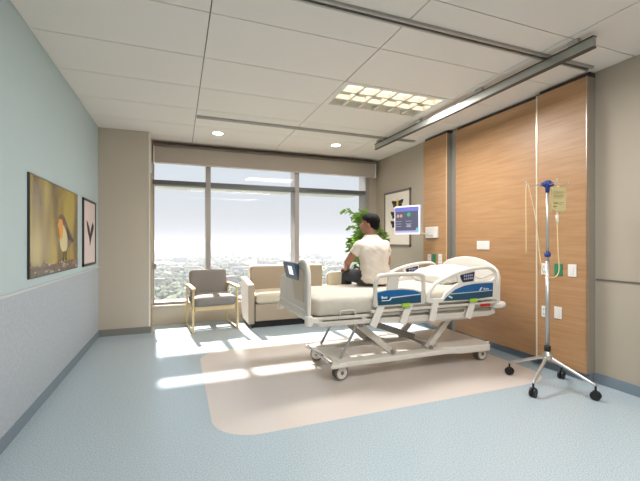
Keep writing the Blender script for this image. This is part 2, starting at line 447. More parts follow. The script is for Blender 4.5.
# ------------------------------------------------------------------ wood wall panels
def wallpanel(name, ya, yb, xf, label):
    t = thing(name, label, 'wall panel', (X1-.03, (ya+yb)/2, .085))
    bm = B(); box(bm, xf, xf+.02, ya, yb, .085, 2.75); obj('oak_face', bm, m_wood, t)
    bm = B(); box(bm, xf+.02, X1, ya+.001, yb-.001, .085, 2.75); obj('side_return', bm, M('grey_panel_return', (140, 134, 124), .5), t)
    bm = B(); box(bm, xf+.03, X1, ya+.002, yb-.002, 2.75, 2.79); box(bm, xf+.05, X1, ya+.01, yb-.01, 0, .085, 1)
    obj('recess_strip', bm, [M('dark_reveal', (64, 54, 46), .8), m_base], t)
    return t
tR = wallpanel('wood_wall_panel', 2.243, 2.735, 3.41, 'narrow light oak wall panel behind the IV stand')
tM = wallpanel('wood_wall_panel', 2.737, 3.985, 3.46, 'widest light oak wall panel behind the head of the bed')
tL = wallpanel('wood_wall_panel', 4.10, 4.612, 3.41, 'narrow light oak wall panel beside the butterfly picture and wall monitor')
bm = B(); box(bm, 3.404, 3.41, 2.733, 2.747, .085, 2.75); obj('metal_edge', bm, M('bright_metal_edge', (235, 225, 205), .3, .3), tR)
bm = B(); box(bm, 3.404, 3.41, 2.243, 2.249, .085, 2.75); obj('metal_edge', bm, m_steel, tR)
bm = B(); box(bm, 3.405, 3.412, 4.098, 4.106, .085, 2.75); obj('metal_edge', bm, M('pale_wood_edge', (226, 196, 156), .4), tL)
bm = B(); box(bm, 3.46, X1, 3.99, 4.03, 0, 2.76); box(bm, 3.49, X1, 4.03, 4.10, 0, 2.76); struct('trim_6', bm, M('grey_metal_channel', (152, 152, 148), .35, .5))

def plate(y0, y1, z0, z1, x, mat, label, kind='duplex', grp=None, name='wall_outlet'):
    bm = B(); box(bm, x-.008, x, y0, y1, z0, z1)
    o = obj(name, bm, mat, bevel=.003); tag(o, label, 'wall outlet' if name != 'blank_wall_plate' else 'wall plate', grp)
    yc = (y0+y1)/2; zc = (z0+z1)/2
    if kind == 'duplex':
        for dz in (.025, -.025):
            bm = B()
            for dy in (-.008, .008): box(bm, x-.0095, x-.008, yc+dy-.002, yc+dy+.002, zc+dz-.008, zc+dz+.008)
            obj('socket', bm, m_slot, o)
    elif kind == 'switch':
        bm = B(); box(bm, x-.012, x-.008, yc-.016, yc+.016, zc-.033, zc+.033); obj('rocker', bm, m_white, o)
    return o
plate(2.615, 2.69, .94, 1.055, 3.41, m_white, 'upper white outlet plate partly behind the IV pole')
plate(2.47, 2.55, .945, 1.06, 3.41, m_pgreen, 'green outlet plate right of the IV pole')
plate(2.335, 2.415, .945, 1.06, 3.41, m_white, 'white switch plate right of the green outlet by the IV stand', 'switch')
plate(2.615, 2.685, .52, .63, 3.41, m_white, 'lower white outlet plate just left behind the IV pole')
plate(2.475, 2.55, .53, .645, 3.41, m_white, 'lower white switch plate right of the IV pole', 'switch')
plate(4.43, 4.505, .965, 1.09, 3.41, m_white, 'leftmost small white outlet plate above the far bed rail')
plate(4.325, 4.40, .97, 1.095, 3.41, m_pgreen, 'small green outlet plate above the far bed rail')
plate(4.19, 4.265, .965, 1.10, 3.41, m_white, 'white outlet plate right of the small green one, left of the pillow')
plate(3.40, 3.60, 1.175, 1.28, 3.46, m_white, 'blank white rectangular plate on the wide oak panel above the headboard', 'none', name='blank_wall_plate')

# ------------------------------------------------------------------ ceiling things
def fixture(xa, xb, ya, label, watts):
    yb = ya+.6435
    t = thing('ceiling_light', label, 'ceiling light', ((xa+xb)/2, (ya+yb)/2, H))
    bm = B()   # housing
    box(bm, xa, xb, ya, yb, H+.10, H+.11); box(bm, xa, xb, ya, ya+.012, H, H+.1); box(bm, xa, xb, yb-.012, yb, H, H+.1)
    box(bm, xa, xa+.012, ya, yb, H, H+.1); box(bm, xb-.012, xb, ya, yb, H, H+.1)
    obj('housing', bm, m_white, t)
    bm = B(); n1, n2 = 6, 3; a0, a1, b0, b1 = xa+.05, xb-.05, ya+.04, yb-.04
    box(bm, xa, a0, ya, yb, H-.002, H+.004); box(bm, a1, xb, ya, yb, H-.002, H+.004)
    box(bm, a0, a1, ya, b0, H-.002, H+.004); box(bm, a0, a1, b1, yb, H-.002, H+.004)
    for i in range(n1+1):
        x = a0+(a1-a0)*i/n1
        prism(bm, [(x-.014, H), (x+.014, H), (x+.004, H+.055), (x-.004, H+.055)], lambda u, v, d: (u, d, v), b0, b1)
    for j in range(n2+1):
        y = b0+(b1-b0)*j/n2
        prism(bm, [(y-.014, H), (y+.014, H), (y+.004, H+.055), (y-.004, H+.055)], lambda u, v, d: (d, u, v), a0, a1)
    obj('louvre', bm, M('satin_louvre', (226, 221, 210), .5), t)
    bm = B()
    for j in range(n2):
        yc = b0+(b1-b0)*(j+.5)/n2
        for i in range(n1):
            xc = a0+(a1-a0)*(i+.5)/n1
            box(bm, xc-.08, xc+.08, yc-.02, yc+.025, H+.056, H+.066, 0 if j < 2 else 1)
    obj('lamp_tube', bm, [M('lit_lamp', (255, 240, 210), .5, emit=(255, 246, 230), es=3.2), M('unlit_lamp', (232, 226, 212), .5)], t)
    L = bpy.data.lights.new('fixture_light', 'AREA'); L.shape = 'RECTANGLE'; L.size = xb-xa-.1; L.size_y = .5; L.energy = watts; L.color = (1, .985, .975)
    lo = bpy.data.objects.new('fixture_light', L); COL.objects.link(lo); lo.location = (0, 0, -.012); lo.parent = t
fl = ['lit grid-louvred ceiling light over the bed', 'added louvred fill light behind the viewpoint on the left', 'added rear louvred fill light on the right', 'added rear louvred fill light on the left', 'added louvred fill light behind the viewpoint on the right']
for f, lb, w_ in zip(fixt, fl, (.85, .28, .35, .15, .45)): fixture(*f, lb, TROFFER_W*w_)
def downlight(x, y, label):
    t = thing('downlight', label, 'downlight', (x, y, H))
    bm = B(); lathe(bm, (x, y, H), [(.055, -.001), (.085, -.004), (.09, 0), (.06, 0)]); obj('trim_ring', bm, m_white, t, smooth=True)
    bm = B(); cyl(bm, (x, y, H-.003), (x, y, H+.0), .07, n=24); obj('lens', bm, M('lit_downlight', (255, 240, 215), .5, emit=(255, 238, 210), es=14), t)
    L = bpy.data.lights.new('downlight_lamp', 'SPOT'); L.energy = 30; L.spot_size = math.radians(110); L.spot_blend = .8; L.shadow_soft_size = .06; L.color = (1, .9, .76)
    lo = bpy.data.objects.new('downlight_lamp', L); COL.objects.link(lo); lo.location = (0, 0, -.03); lo.parent = t
downlight(.52, 5.40, 'small round lit downlight above the armchair')
downlight(2.33, 5.40, 'small round lit downlight nearer the potted palm')

def ctrack(xa, xb, y, label):
    t = thing('ceiling_track', label, 'curtain track', ((xa+xb)/2, y, H-.03))
    bm = B(); box(bm, xa, xb, y-.032, y-.014, H-.02, H); box(bm, xa, xb, y+.014, y+.032, H-.02, H); box(bm, xa, xb, y-.035, y+.035, H-.006, H)
    obj('channel', bm, m_track, t)
    bm = B(); box(bm, xa+.005, xb-.005, y-.0115, y+.0115, H-.012, H-.006); obj('slot', bm, M('dark_slot', (70, 66, 60), .7), t)
ctrack(-.9, 3.38, 2.2, 'front ceiling curtain track crossing above the foot of the room')
ctrack(.21, 3.34, 4.75, 'rear ceiling curtain track nearest the window')
t = thing('patient_lift_rail', 'long deep aluminium patient lift rail on the ceiling beside the oak panels', 'ceiling rail', (2.85, 3.5, H-.12))
bm = B()
RX = 2.82
box(bm, RX-.02, RX+.02, 1.80, 5.0, H-.045, H-.037, 1)
box(bm, RX-.012, RX+.012, 1.80, 5.0, H-.115, H-.045)
box(bm, RX-.020, RX+.016, 1.80, 5.0, H-.125, H-.115, 1)
obj('rail', bm, [M('satin_aluminium_rail', (160, 162, 156), .35, .75), M('dark_rail_flange', (84, 80, 72), .5, .5)], t)
for yy in (1.95, 2.9, 3.9, 4.9):
    bm = B(); box(bm, RX-.02, RX+.02, yy-.04, yy+.04, H-.037, H); obj('mounting_bracket', bm, m_track, t)

# ------------------------------------------------------------------ TV with bird, left wall
def onwall(u, v, d): return (X0+d, u, v)
t = thing('wall_television', 'large wall screen showing an orange-breasted small bird', 'television', (X0, 3.865, 1.0))
bm = B(); box(bm, X0, X0+.014, 3.19, 4.54, 1.0, 1.765); obj('casing', bm, M('dark_tv_casing', (44, 48, 46), .3), t, bevel=.004)
def screenmat():
    m = bpy.data.materials.new('olive_screen_image'); m.use_nodes = True
    n = m.node_tree.nodes; l = m.node_tree.links; b = n['Principled BSDF']
    tcn = n.new('ShaderNodeTexCoord'); mp = n.new('ShaderNodeMapping'); mp.inputs['Scale'].default_value = (1, 1.6, .5)
    l.new(tcn.outputs['Object'], mp.inputs[0]); nz = n.new('ShaderNodeTexNoise'); nz.inputs['Scale'].default_value = 2.2; nz.inputs['Detail'].default_value = 1
    l.new(mp.outputs[0], nz.inputs[0]); r = n.new('ShaderNodeValToRGB'); l.new(nz.outputs['Fac'], r.inputs[0])
    r.color_ramp.elements[0].position = .38; r.color_ramp.elements[0].color = s2l((92, 70, 26)) + (1,)
    r.color_ramp.elements[1].position = .64; r.color_ramp.elements[1].color = s2l((156, 134, 48)) + (1,)
    l.new(r.outputs[0], b.inputs['Base Color']); l.new(r.outputs[0], b.inputs['Emission Color']); b.inputs['Emission Strength'].default_value = .15
    b.inputs['Roughness'].default_value = .2
    return m
bm = B(); box(bm, X0+.014, X0+.016, 3.2, 4.53, 1.01, 1.755); scr = obj('screen', bm, screenmat(), t)
def flat(name, polys, mats, parent, d0):
    bm = B()
    for k, (poly, mi) in enumerate(polys): prism(bm, poly, onwall, d0, d0+.0006*(1+k), mi)
    return obj(name, bm, mats, parent)
def sm(pts):
    q = spline([(a, b, 0) for a, b in pts]+[(pts[0][0], pts[0][1], 0)], 5)
    return [(v.x, v.y) for v in q[:-1]]
em = lambda nm, c: M(nm, tuple(int(q*.85) for q in c), .3, emit=c, es=.12)
polys = [
    (sm([(4.10,1.43),(4.18,1.41),(4.27,1.35),(4.36,1.30),(4.52,1.262),(4.36,1.275),(4.26,1.24),(4.19,1.20),(4.10,1.25)]), 0),
    (sm([(3.905,1.31),(3.915,1.24),(3.965,1.19),(4.05,1.175),(4.12,1.20),(4.14,1.26),(4.12,1.34),(4.02,1.42),(3.97,1.38)]), 1),
    (sm([(3.865,1.465),(3.85,1.43),(3.875,1.37),(3.90,1.31),(3.95,1.29),(3.985,1.33),(4.0,1.40),(3.985,1.45),(3.93,1.48)]), 2),
    (sm([(3.885,1.465),(3.905,1.50),(3.96,1.518),(4.04,1.505),(4.10,1.465),(4.13,1.41),(4.05,1.40),(4.0,1.445),(3.95,1.475)]), 0),
    (sm([(4.12,1.40),(4.20,1.36),(4.30,1.30),(4.42,1.27),(4.28,1.275),(4.18,1.30)]), 3),
    ([(3.86,1.452),(3.815,1.438),(3.865,1.436)], 3),
    (sm([(3.925,1.485),(3.935,1.497),(3.95,1.49),(3.94,1.477)]), 3),
    ([(4.03,1.185),(4.045,1.18),(4.02,1.095),(4.005,1.095)], 3),
    ([(4.09,1.185),(4.105,1.19),(4.10,1.10),(4.085,1.10)], 3)]
flat('bird_image', polys, [em('bird_brown', (112, 82, 50)), em('bird_cream', (222, 204, 150)), em('bird_orange', (228, 150, 30)), em('bird_dark', (44, 32, 24))], scr, .016)
rr = random.Random(2); polys = [([(3.2,1.01),(3.2,1.08),(3.5,1.09),(3.9,1.075),(4.2,1.095),(4.53,1.10),(4.53,1.01)], 0)]
for k in range(46):
    yy = rr.uniform(3.22, 4.50); zz = 1.012+rr.random()*.075; w_ = rr.uniform(.015, .05); h_ = rr.uniform(.01, .03)
    polys.append(([(yy-w_, zz), (yy-w_*.3, min(zz+h_, 1.125)), (min(yy+w_, 4.53), zz+h_*.6), (min(yy+w_*.7, 4.53), max(zz-h_*.3, 1.011))], rr.choice((1, 2, 3, 3, 4))))
bm = B()
for k, (poly, mi) in enumerate(polys): prism(bm, poly, onwall, .016, .0163+.00004*k, mi)
obj('perch_image', bm, [em('perch_brown', (92, 70, 52)), em('perch_grey', (168, 160, 156)), em('perch_white', (210, 200, 190)), em('perch_rust', (150, 92, 50)), em('perch_moss', (96, 92, 34))], scr)

def framed(name, label, wallx, sgn, y0, y1, z0, z1, fm, mm, art, artm, fw=.02, artname='print_artwork'):
    t = thing(name, label, 'picture', (wallx, (y0+y1)/2, z0))
    fn = lambda u, v, d: (wallx+sgn*d, u, v)
    bm = B()
    for (a, b, c, d) in ((y0, y1, z0, z0+fw), (y0, y1, z1-fw, z1), (y0, y0+fw, z0, z1), (y1-fw, y1, z0, z1)):
        prism(bm, [(a, c), (b, c), (b, d), (a, d)], fn, 0, .018)
    obj('frame', bm, fm, t)
    bm = B(); prism(bm, [(y0+fw, z0+fw), (y1-fw, z0+fw), (y1-fw, z1-fw), (y0+fw, z1-fw)], fn, .002, .010); pm = obj('backing_paper', bm, mm, t)
    bm = B()
    for k, (poly, mi) in enumerate(art): prism(bm, poly, fn, .010, .0106+.0003*k, mi)
    obj(artname, bm, artm, pm)
    return t
art = [(sm([(4.98,1.46),(4.965,1.52),(5.05,1.48),(5.13,1.41),(5.16,1.32),(5.145,1.23),(5.13,1.23),(5.10,1.31),(5.03,1.38)]), 0),
       (sm([(5.29,1.51),(5.35,1.46),(5.30,1.39),(5.22,1.32),(5.175,1.26),(5.15,1.23),(5.14,1.24),(5.14,1.32),(5.18,1.41)]), 0)]
framed('framed_picture', 'narrow black-framed print of a dark leaf sprig beside the wall screen', X0, 1, 4.795, 5.45, .99, 1.765, m_frameb, m_matp, art, [m_ink], .025)
art = []
for (yc, zc) in ((5.47, 1.925), (5.5, 1.735), (5.5, 1.575)):
    for s in (1, -1):
        P = lambda pts: [(yc+s*a, zc+b) for a, b in pts]
        art.append((P([(.02, .045), (.17, .065), (.185, .05), (.15, -.01), (.02, -.005)]), 0))
        art.append((P([(.02, .0), (.14, -.015), (.13, -.06), (.06, -.055), (.02, -.03)]), 0))
        art.append((P([(.0, .03), (.03, .035), (.03, -.03), (.0, -.045)]), 1))
    art.append(([(yc-.008, zc+.08), (yc+.008, zc+.08), (yc+.008, zc-.05), (yc-.008, zc-.05)], 1))
framed('framed_picture', 'tall taupe-framed print of black and yellow butterflies on the right wall', X1, -1, 5.08, 5.90, 1.19, 2.15, m_framet, m_mat, art, [m_ink, m_yel], .035)

# ------------------------------------------------------------------ wall monitor on arm
t = thing('wall_monitor', 'white-framed touch monitor on a swing arm beside the butterfly picture', 'monitor', (3.41, 4.4, 1.3))
bm = B(); box(bm, 3.375, 3.41, 4.265, 4.525, 1.325, 1.485); obj('wall_mount', bm, m_white, t, bevel=.008)
MC = Vector((2.95, 4.36, 1.57)); ang = math.atan2(.357, .934)
n3 = Vector((-.90, -.42, 0)).normalized(); u3 = Vector((-n3.y, n3.x, 0))   # u3 points right on the screen as seen from the front
u3 = Vector((.42, -.90, 0)).normalized()
def scrp(u, v, d): return tuple(MC+u3*u+Vector((0, 0, 1))*v+n3*d)
bm = B(); tube(bm, [(3.38, 4.36, 1.37), (3.30, 4.33, 1.37), (3.22, 4.30, 1.38), scrp(.12, -.16, -.03), scrp(0, -.05, -.04)], .013); obj('arm', bm, m_white, t, smooth=True)
def rrect(w, h, r, n=5, cx=0, cy=0):
    out = []
    for sx, sy, a0 in ((1, 1, 0), (-1, 1, 90), (-1, -1, 180), (1, -1, 270)):
        for k in range(n+1):
            a = math.radians(a0+90*k/n); out.append((cx+sx*(w/2-r)+r*math.cos(a), cy+sy*(h/2-r)+r*math.sin(a)))
    return out
bm = B(); prism(bm, rrect(.40, .40, .02), scrp, -.03, 0); obj('bezel', bm, M('lavender_white_bezel', (226, 222, 238), .3), t)
bm = B(); prism(bm, rrect(.362, .345, .004, 2, -.005, .005), scrp, 0, .002); sc2 = obj('screen', bm, M('dark_lit_screen', (70, 70, 86), .25, emit=(84, 84, 100), es=.3), t)
bm = B()
prism(bm, [(-.19, .12), (.18, .12), (.18, .172), (-.19, .172)], scrp, .002, .003, 0)
prism(bm, [(-.19, -.172), (.18, -.172), (.18, -.145), (-.19, -.145)], scrp, .002, .003, 1)
for (cx, cy, r, mi) in ((-.14, .06, .022, 2), (-.09, .06, .022, 2), (.03, .075, .028, 3), (.16, -.13, .022, 4)):
    prism(bm, [(cx+r*math.cos(a*.524), cy+r*math.sin(a*.524)) for a in range(12)], scrp, .002, .0035, mi)
for k in range(3):
    for cx in (-.13, .03): prism(bm, [(cx-.05, -.02-.035*k), (cx+.045, -.02-.035*k), (cx+.045, -.012-.035*k), (cx-.05, -.012-.035*k)], scrp, .002, .0032, 5)
prism(bm, [(.0, -.1), (.06, -.1), (.06, -.06), (.0, -.06)], scrp, .002, .0036, 5)
E2 = lambda nm, c: M(nm, tuple(int(q*.8) for q in c), .3, emit=c, es=.25)
obj('screen_icons', bm, [E2('icon_violet', (110, 116, 190)), E2('icon_lilac', (170, 170, 215)), E2('icon_peach', (190, 150, 130)), E2('icon_green', (60, 160, 110)), E2('icon_teal', (80, 190, 190)), E2('icon_grey', (140, 142, 160))], sc2)

# ------------------------------------------------------------------ armchair
t = thing('armchair', 'grey upholstered armchair with pale wood frame by the window', 'chair', (.465, 5.75, 0), math.radians(7))
for sx in (-1, 1):
    for sy in (-1, 1):
        bm = B(); top = .60 if sy < 0 else .62
        bar(bm, (sx*.31, sy*.29, .0), (sx*.305, sy*.27, top), .028, .036); obj('leg', bm, m_ash, t, local=True, bevel=.006)
    bm = B(); prism(bm, [(-.33, .612), (-.30, .632), (.10, .645), (.32, .625), (.32, .60), (.1, .617), (-.32, .60)], lambda u, v, d: (sx*.31+d, u, v), -.03, .03)
    obj('armrest', bm, m_ash, t, local=True, bevel=.01)
    bm = B(); bar(bm, (sx*.31, -.29, .015), (sx*.31, .29, .015), .026, .028); obj('runner', bm, m_ash, t, local=True, bevel=.005)
bm = B(); box(bm, -.295, .295, -.28, -.255, .30, .36); box(bm, -.295, .295, .25, .275, .30, .36)
box(bm, -.295, -.27, -.28, .28, .30, .36); box(bm, .27, .295, -.28, .28, .30, .36); obj('seat_frame', bm, m_ash, t, local=True, bevel=.004)
bm = B(); cushion(bm, 0, -.03, .425, .60, .58, .155, .22, dome=.12); obj('seat_cushion', bm, m_chair, t, local=True, smooth=True)
bm = B(); cushion(bm, 0, .25, .635, .56, .42, .13, .2, mat=Matrix.Rotation(math.radians(78), 4, 'X')); obj('backrest', bm, m_chair, t, local=True, smooth=True)

# ------------------------------------------------------------------ sofa
t = thing('sofa', 'beige upholstered sofa under the window behind the foot of the bed', 'sofa', (1.9, 5.75, 0))
bm = B(); box(bm, 1.02, 2.86, 5.47, 6.03, .0, .10); obj('plinth', bm, M('black_plinth', (26, 24, 24), .5), t)
bm = B(); box(bm, 1.06, 2.88, 5.43, 6.05, .095, .345); obj('base', bm, m_sofa, t, bevel=.012)
bm = B(); prism(bm, [(5.42, .06), (6.08, .06), (6.08, .70), (5.95, .70), (5.42, .64)], lambda u, v, d: (d, u, v), .955, 1.045); obj('arm', bm, m_sofa, t, bevel=.014)
for xa, xb in ((1.062, 1.675), (1.677, 2.29), (2.292, 2.88)):
    bm = B(); cushion(bm, (xa+xb)/2, 5.66, .43, xb-xa, .50, .185, .16, dome=.1); obj('seat_cushion', bm, m_sofac, t, smooth=True)
for xa, xb in ((1.062, 1.672), (1.677, 2.29)):
    bm = B(); box(bm, xa, xb, 5.86, 6.05, .36, .89); obj('back_cushion', bm, m_sofa, t, bevel=.035, seg=4)
bm = B(); box(bm, 2.29, 2.88, 5.95, 6.05, .37, .52); obj('low_back', bm, m_sofa, t, bevel=.02, seg=3)
for p in ((1.0, 5.45), (1.0, 6.03), (2.84, 5.45)):
    bm = B(); cyl(bm, (p[0]+.02, p[1], 0), (p[0]+.02, p[1], .09), .016, .02); obj('foot', bm, m_black, t)
bm = B(); cushion(bm, 2.56, 5.86, .63, .40, .26, .13, .35, mat=Matrix.Rotation(math.radians(80), 4, 'X'))
tag(obj('throw_pillow', bm, m_sofac, smooth=True), 'cream throw pillow propped on the right end of the sofa', 'pillow')

# ------------------------------------------------------------------ potted palm
PX, PY = 2.70, 5.15
t = thing('potted_palm', 'tall leafy green palm in a pot in the window corner', 'plant', (PX, PY, 0))
bm = B(); lathe(bm, (PX, PY, 0), [(.12, 0), (.15, .02), (.18, .32), (.19, .34), (.175, .34), (.165, .30)]); obj('pot', bm, m_pot, t, smooth=True)
bm = B(); cyl(bm, (PX, PY, .29), (PX, PY, .315), .168); obj('soil', bm, m_soil, t)
bs, bl = B(), B(); r = random.Random(11)
for k in range(16):
    a = r.uniform(0, 6.28); rad = r.uniform(.0, .06); hgt = r.uniform(.8, 1.40)
    b0 = Vector((PX+rad*math.cos(a), PY+rad*math.sin(a), .3)); lean = Vector((math.cos(a), math.sin(a), 0))*r.uniform(.02, .12)
    b1 = b0+Vector((0, 0, hgt))+lean
    tube(bs, [b0, (b0+b1)/2+lean*.1, b1], .007, 6)
    for q in range(5):
        a2 = a+r.uniform(-2.2, 2.2); L = r.uniform(.16, .28); h2 = r.uniform(.06, .28)
        d2 = Vector((math.cos(a2), math.sin(a2), 0)); st = b0.lerp(b1, 1-.13*q)
        pts = [st, st+d2*L*.4+Vector((0, 0, h2*.8)), st+d2*L*.8+Vector((0, 0, h2*.9)), st+d2*L+Vector((0, 0, h2*.6))]
        S = spline(pts, 5); tube(bs, pts, .003, 5)
        side = d2.cross(Vector((0, 0, 1)))
        for i in range(2, len(S)):
            for sg in (-1, 1):
                if r.random() < .1: continue
                ll = r.uniform(.10, .17)*(1-.4*i/len(S)); dirn = (side*sg*.8+d2*.5+Vector((0, 0, r.uniform(-.25, .6)))).normalized()
                w_ = Vector((0, 0, 1)).cross(dirn).normalized()*.014+Vector((0, 0, r.uniform(-.008, .008)))
                p = S[i]; c = p+dirn*ll*.5+Vector((0, 0, .008)); e_ = p+dirn*ll-Vector((0, 0, .02))
                vs = [bl.verts.new(v) for v in (p, c+w_, e_, c-w_)]
                bl.faces.new((vs[0], vs[1], vs[2])); bl.faces.new((vs[0], vs[2], vs[3]))
for v in bl.verts:
    v.co.x = min(v.co.x, 3.5); v.co.y = min(v.co.y, 6.03)
for v in bs.verts: v.co.x = min(v.co.x, 3.5); v.co.y = min(v.co.y, 6.03)
obj('stems', bs, m_stem, t); obj('foliage', bl, m_leaf, t)

# ------------------------------------------------------------------ hospital bed
NY, FY = 2.95, 3.89     # outer faces of near and far side
bed = thing('hospital_bed', 'adjustable cream hospital bed with blue side rail panels, person seated on it', 'bed', (2.12, 3.42, 0))
def cas(x, y, rot):
    c = B(); cyl(c, (x, y, .09), (x, y, .13), .018); bar(c, (x, y, .12), (x+.03*math.cos(rot), y+.03*math.sin(rot), .075), .03, .02)
    c_ = obj('caster', c, m_cream, bed)
    ax = Vector((-math.sin(rot), math.cos(rot), 0)); ctr = Vector((x+.025*math.cos(rot), y+.025*math.sin(rot), .068))
    for s in (-1, 1):
        w = B(); a, b = ctr+ax*s*.014, ctr+ax*s*.036
        cyl(w, a, b, .067, n=28, mi=0); cyl(w, b, b+ax*s*.003, .054, n=28, mi=1); cyl(w, b+ax*s*.003, b+ax*s*.006, .018, n=16, mi=0)
        obj('wheel', w, [m_tyre, m_cream2], c_, bevel=.003)
for (x, y, r_) in ((1.37, 3.13, .15), (1.37, 3.76, -.35), (3.02, 3.13, .0), (3.02, 3.76, .1)): cas(x, y, r_)
bm = B()
box(bm, 1.36, 3.06, 3.06, 3.19, .125, .175); box(bm, 1.36, 3.06, 3.64, 3.77, .125, .175)
prism(bm, [(1.27, 3.05), (1.42, 3.05), (1.56, 3.19), (1.56, 3.64), (1.42, 3.78), (1.27, 3.78), (1.36, 3.6), (1.36, 3.22)], lambda u, v, d: (u, v, d), .125, .165)
prism(bm, [(2.52, 3.10), (2.75, 3.04), (3.08, 3.02), (3.13, 3.10), (3.13, 3.74), (3.08, 3.80), (2.75, 3.80), (2.52, 3.72)], lambda u, v, d: (u, v, d), .115, .19)
box(bm, 2.0, 2.08, 3.19, 3.64, .13, .165)
obj('base_frame', bm, m_cream2, bed, bevel=.012)
bm = B(); tube(bm, [(1.29, 3.10, .17), (1.27, 3.3, .175), (1.27, 3.55, .175), (1.29, 3.74, .17)], .009); tube(bm, [(3.13, 3.2, .17), (3.20, 3.15, .165)], .01)
obj('brake_pedal', bm, m_steel, bed, smooth=True)
for yy in (3.16, 3.67):
    bm = B(); bar(bm, (1.58, yy, .50), (1.97, yy, .18), .045, .06); obj('lift_arm', bm, m_cream, bed, bevel=.006)
    bm = B(); bar(bm, (1.60, yy+.02, .49), (1.42, yy+.02, .18), .018, .02); obj('lift_strut', bm, m_steel, bed)
    bm = B(); bar(bm, (2.68, yy, .50), (2.38, yy, .18), .045, .06); obj('lift_arm', bm, m_cream, bed, bevel=.006)
bm = B(); cyl(bm, (1.60, 3.1, .49), (1.60, 3.74, .49), .022); cyl(bm, (2.66, 3.1, .48), (2.66, 3.74, .48), .022); cyl(bm, (1.95, 3.1, .20), (1.95, 3.74, .20), .018); cyl(bm, (2.40, 3.1, .20), (2.40, 3.74, .20), .018)
bar(bm, (1.75, 3.42, .47), (2.39, 3.42, .24), .06, .06)
obj('lift_mechanism', bm, M('grey_steel_tube', (150, 146, 140), .4, .4), bed)
bm = B()
for (ya, yb) in ((2.99, 3.03), (3.81, 3.85)):
    prism(bm, [(1.10, .555), (1.16, .53), (1.7, .525), (2.0, .50), (3.02, .495), (3.12, .515), (3.12, .55), (1.10, .575)], lambda u, v, d: (u, d, v), ya, yb)
    box(bm, 1.08, 3.18, ya, yb, .585, .615)
    for xx in (1.12, 1.55, 1.95, 2.30, 2.72, 3.08): box(bm, xx, xx+.05, ya+.005, yb-.005, .54, .59)
box(bm, 1.10, 3.10, 3.03, 3.81, .535, .575)
obj('deck_frame', bm, m_cream, bed, bevel=.008)
bm = B(); prism(bm, [(1.1, .545), (1.5, .54), (1.5, .52), (1.2, .525)], lambda u, v, d: (u, d, v), 3.02, 3.08); prism(bm, [(2.0, .505), (3.0, .51), (2.8, .475), (2.1, .475)], lambda u, v, d: (u, d, v), 3.02, 3.08)
obj('cover', bm, m_cream2, bed, bevel=.012)
# mattress (foot and seat section flat, head section raised)
mt = bpy.data.meshes.new('mattress')
bm = B(); secs = []
for i in range(25):
    x = 1.075+(3.10-1.075)*i/24; rise = max(0, x-2.25)*.05
    e_ = .0 if 0 < i < 24 else .025
    z0, z1 = .605+rise, .80+rise*1.25
    ring = [(2.985+e_, z0+.03), (3.02+e_, z0), (3.82-e_, z0), (3.855-e_, z0+.03), (3.865-e_, (z0+z1)/2), (3.855-e_, z1-.04-e_), (3.82-e_, z1-.008-e_), (3.6, z1-e_), (3.42, z1-e_), (3.2, z1-e_), (3.02+e_, z1-.008-e_), (2.985+e_, z1-.04-e_), (2.975+e_, (z0+z1)/2)]
    secs.append([bm.verts.new((x, a, b)) for a, b in ring])
for a, b in zip(secs, secs[1:]):
    for k in range(len(a)): bm.faces.new((a[k], a[(k+1) % len(a)], b[(k+1) % len(a)], b[k]))
bm.faces.new(secs[0][::-1]); bm.faces.new(secs[-1])
mo = obj('mattress', bm, m_sheet, bed, smooth=True); mo.modifiers.new('sub', 'SUBSURF').levels = 1; mo.modifiers['sub'].render_levels = 3; mo.modifiers['sub'].levels = 3
tx = bpy.data.textures.new('cloth_folds', 'CLOUDS'); tx.noise_scale = .09; tx.noise_depth = 1
dm = mo.modifiers.new('folds', 'DISPLACE'); dm.texture = tx; dm.strength = .012; dm.mid_level = .5
bm = B(); tube(bm, [(1.32, 2.962, .625), (1.32, 2.962, .655), (1.345, 2.962, .665), (1.44, 2.962, .665), (1.465, 2.962, .655), (1.465, 2.962, .625)], .006); obj('mattress_retainer', bm, m_cream, bed, smooth=True)
# footboard
def fb(u, v, d): return (1.03+d, 3.42+u, v)
out = [(-.45, .60), (-.455, .95)] + [(-.44, 1.02), (-.40, 1.07), (-.34, 1.09), (-.26, 1.085), (-.16, 1.05), (-.06, .99), (.0, .955), (.30, .94), (.34, .92), (.45, .905), (.455, .60)]
bm = B(); prism(bm, out, fb, -.01, .02); fo = obj('footboard', bm, m_cream, bed, bevel=.008)
bm = B(); tube(bm, [fb(-.455, .60, 0), fb(-.458, .8, 0), fb(-.457, .95, 0), fb(-.442, 1.02, 0), fb(-.40, 1.075, 0), fb(-.34, 1.095, 0), fb(-.26, 1.09, 0), fb(-.16, 1.055, 0), fb(-.07, 1.0, 0)], .019); tube(bm, [fb(-.45, .68, -.01), fb(0, .68, -.012), fb(.45, .68, -.01)], .009)
obj('edge_rim', bm, m_cream2, fo, smooth=True)
bm = B(); prism(bm, [(-.36, .74), (-.10, .74), (.0, .93), (-.12, .98), (-.25, 1.04), (-.36, 1.02)], fb, -.016, -.008); obj('recessed_panel', bm, M('tan_bed_plastic', (196, 180, 160), .45), fo, bevel=.01)
cm = Matrix.Translation((1.01, 3.40, .995)) @ Matrix.Rotation(math.radians(-14), 4, 'Y')
bm = B(); vs = boxm(bm, (.035, .42, .17), cm); cp = obj('foot_control_panel', bm, M('slate_blue_control_panel', (66, 92, 116), .35), fo, bevel=.02, seg=3)
bm = B(); boxm(bm, (.002, .13, .085), Matrix.Translation((1.01, 3.37, .995)) @ Matrix.Rotation(math.radians(-14), 4, 'Y') @ Matrix.Translation((-.0185, 0, .01))); obj('display', bm, M('lit_white_display', (225, 235, 245), .3, emit=(225, 235, 245), es=.6), cp)
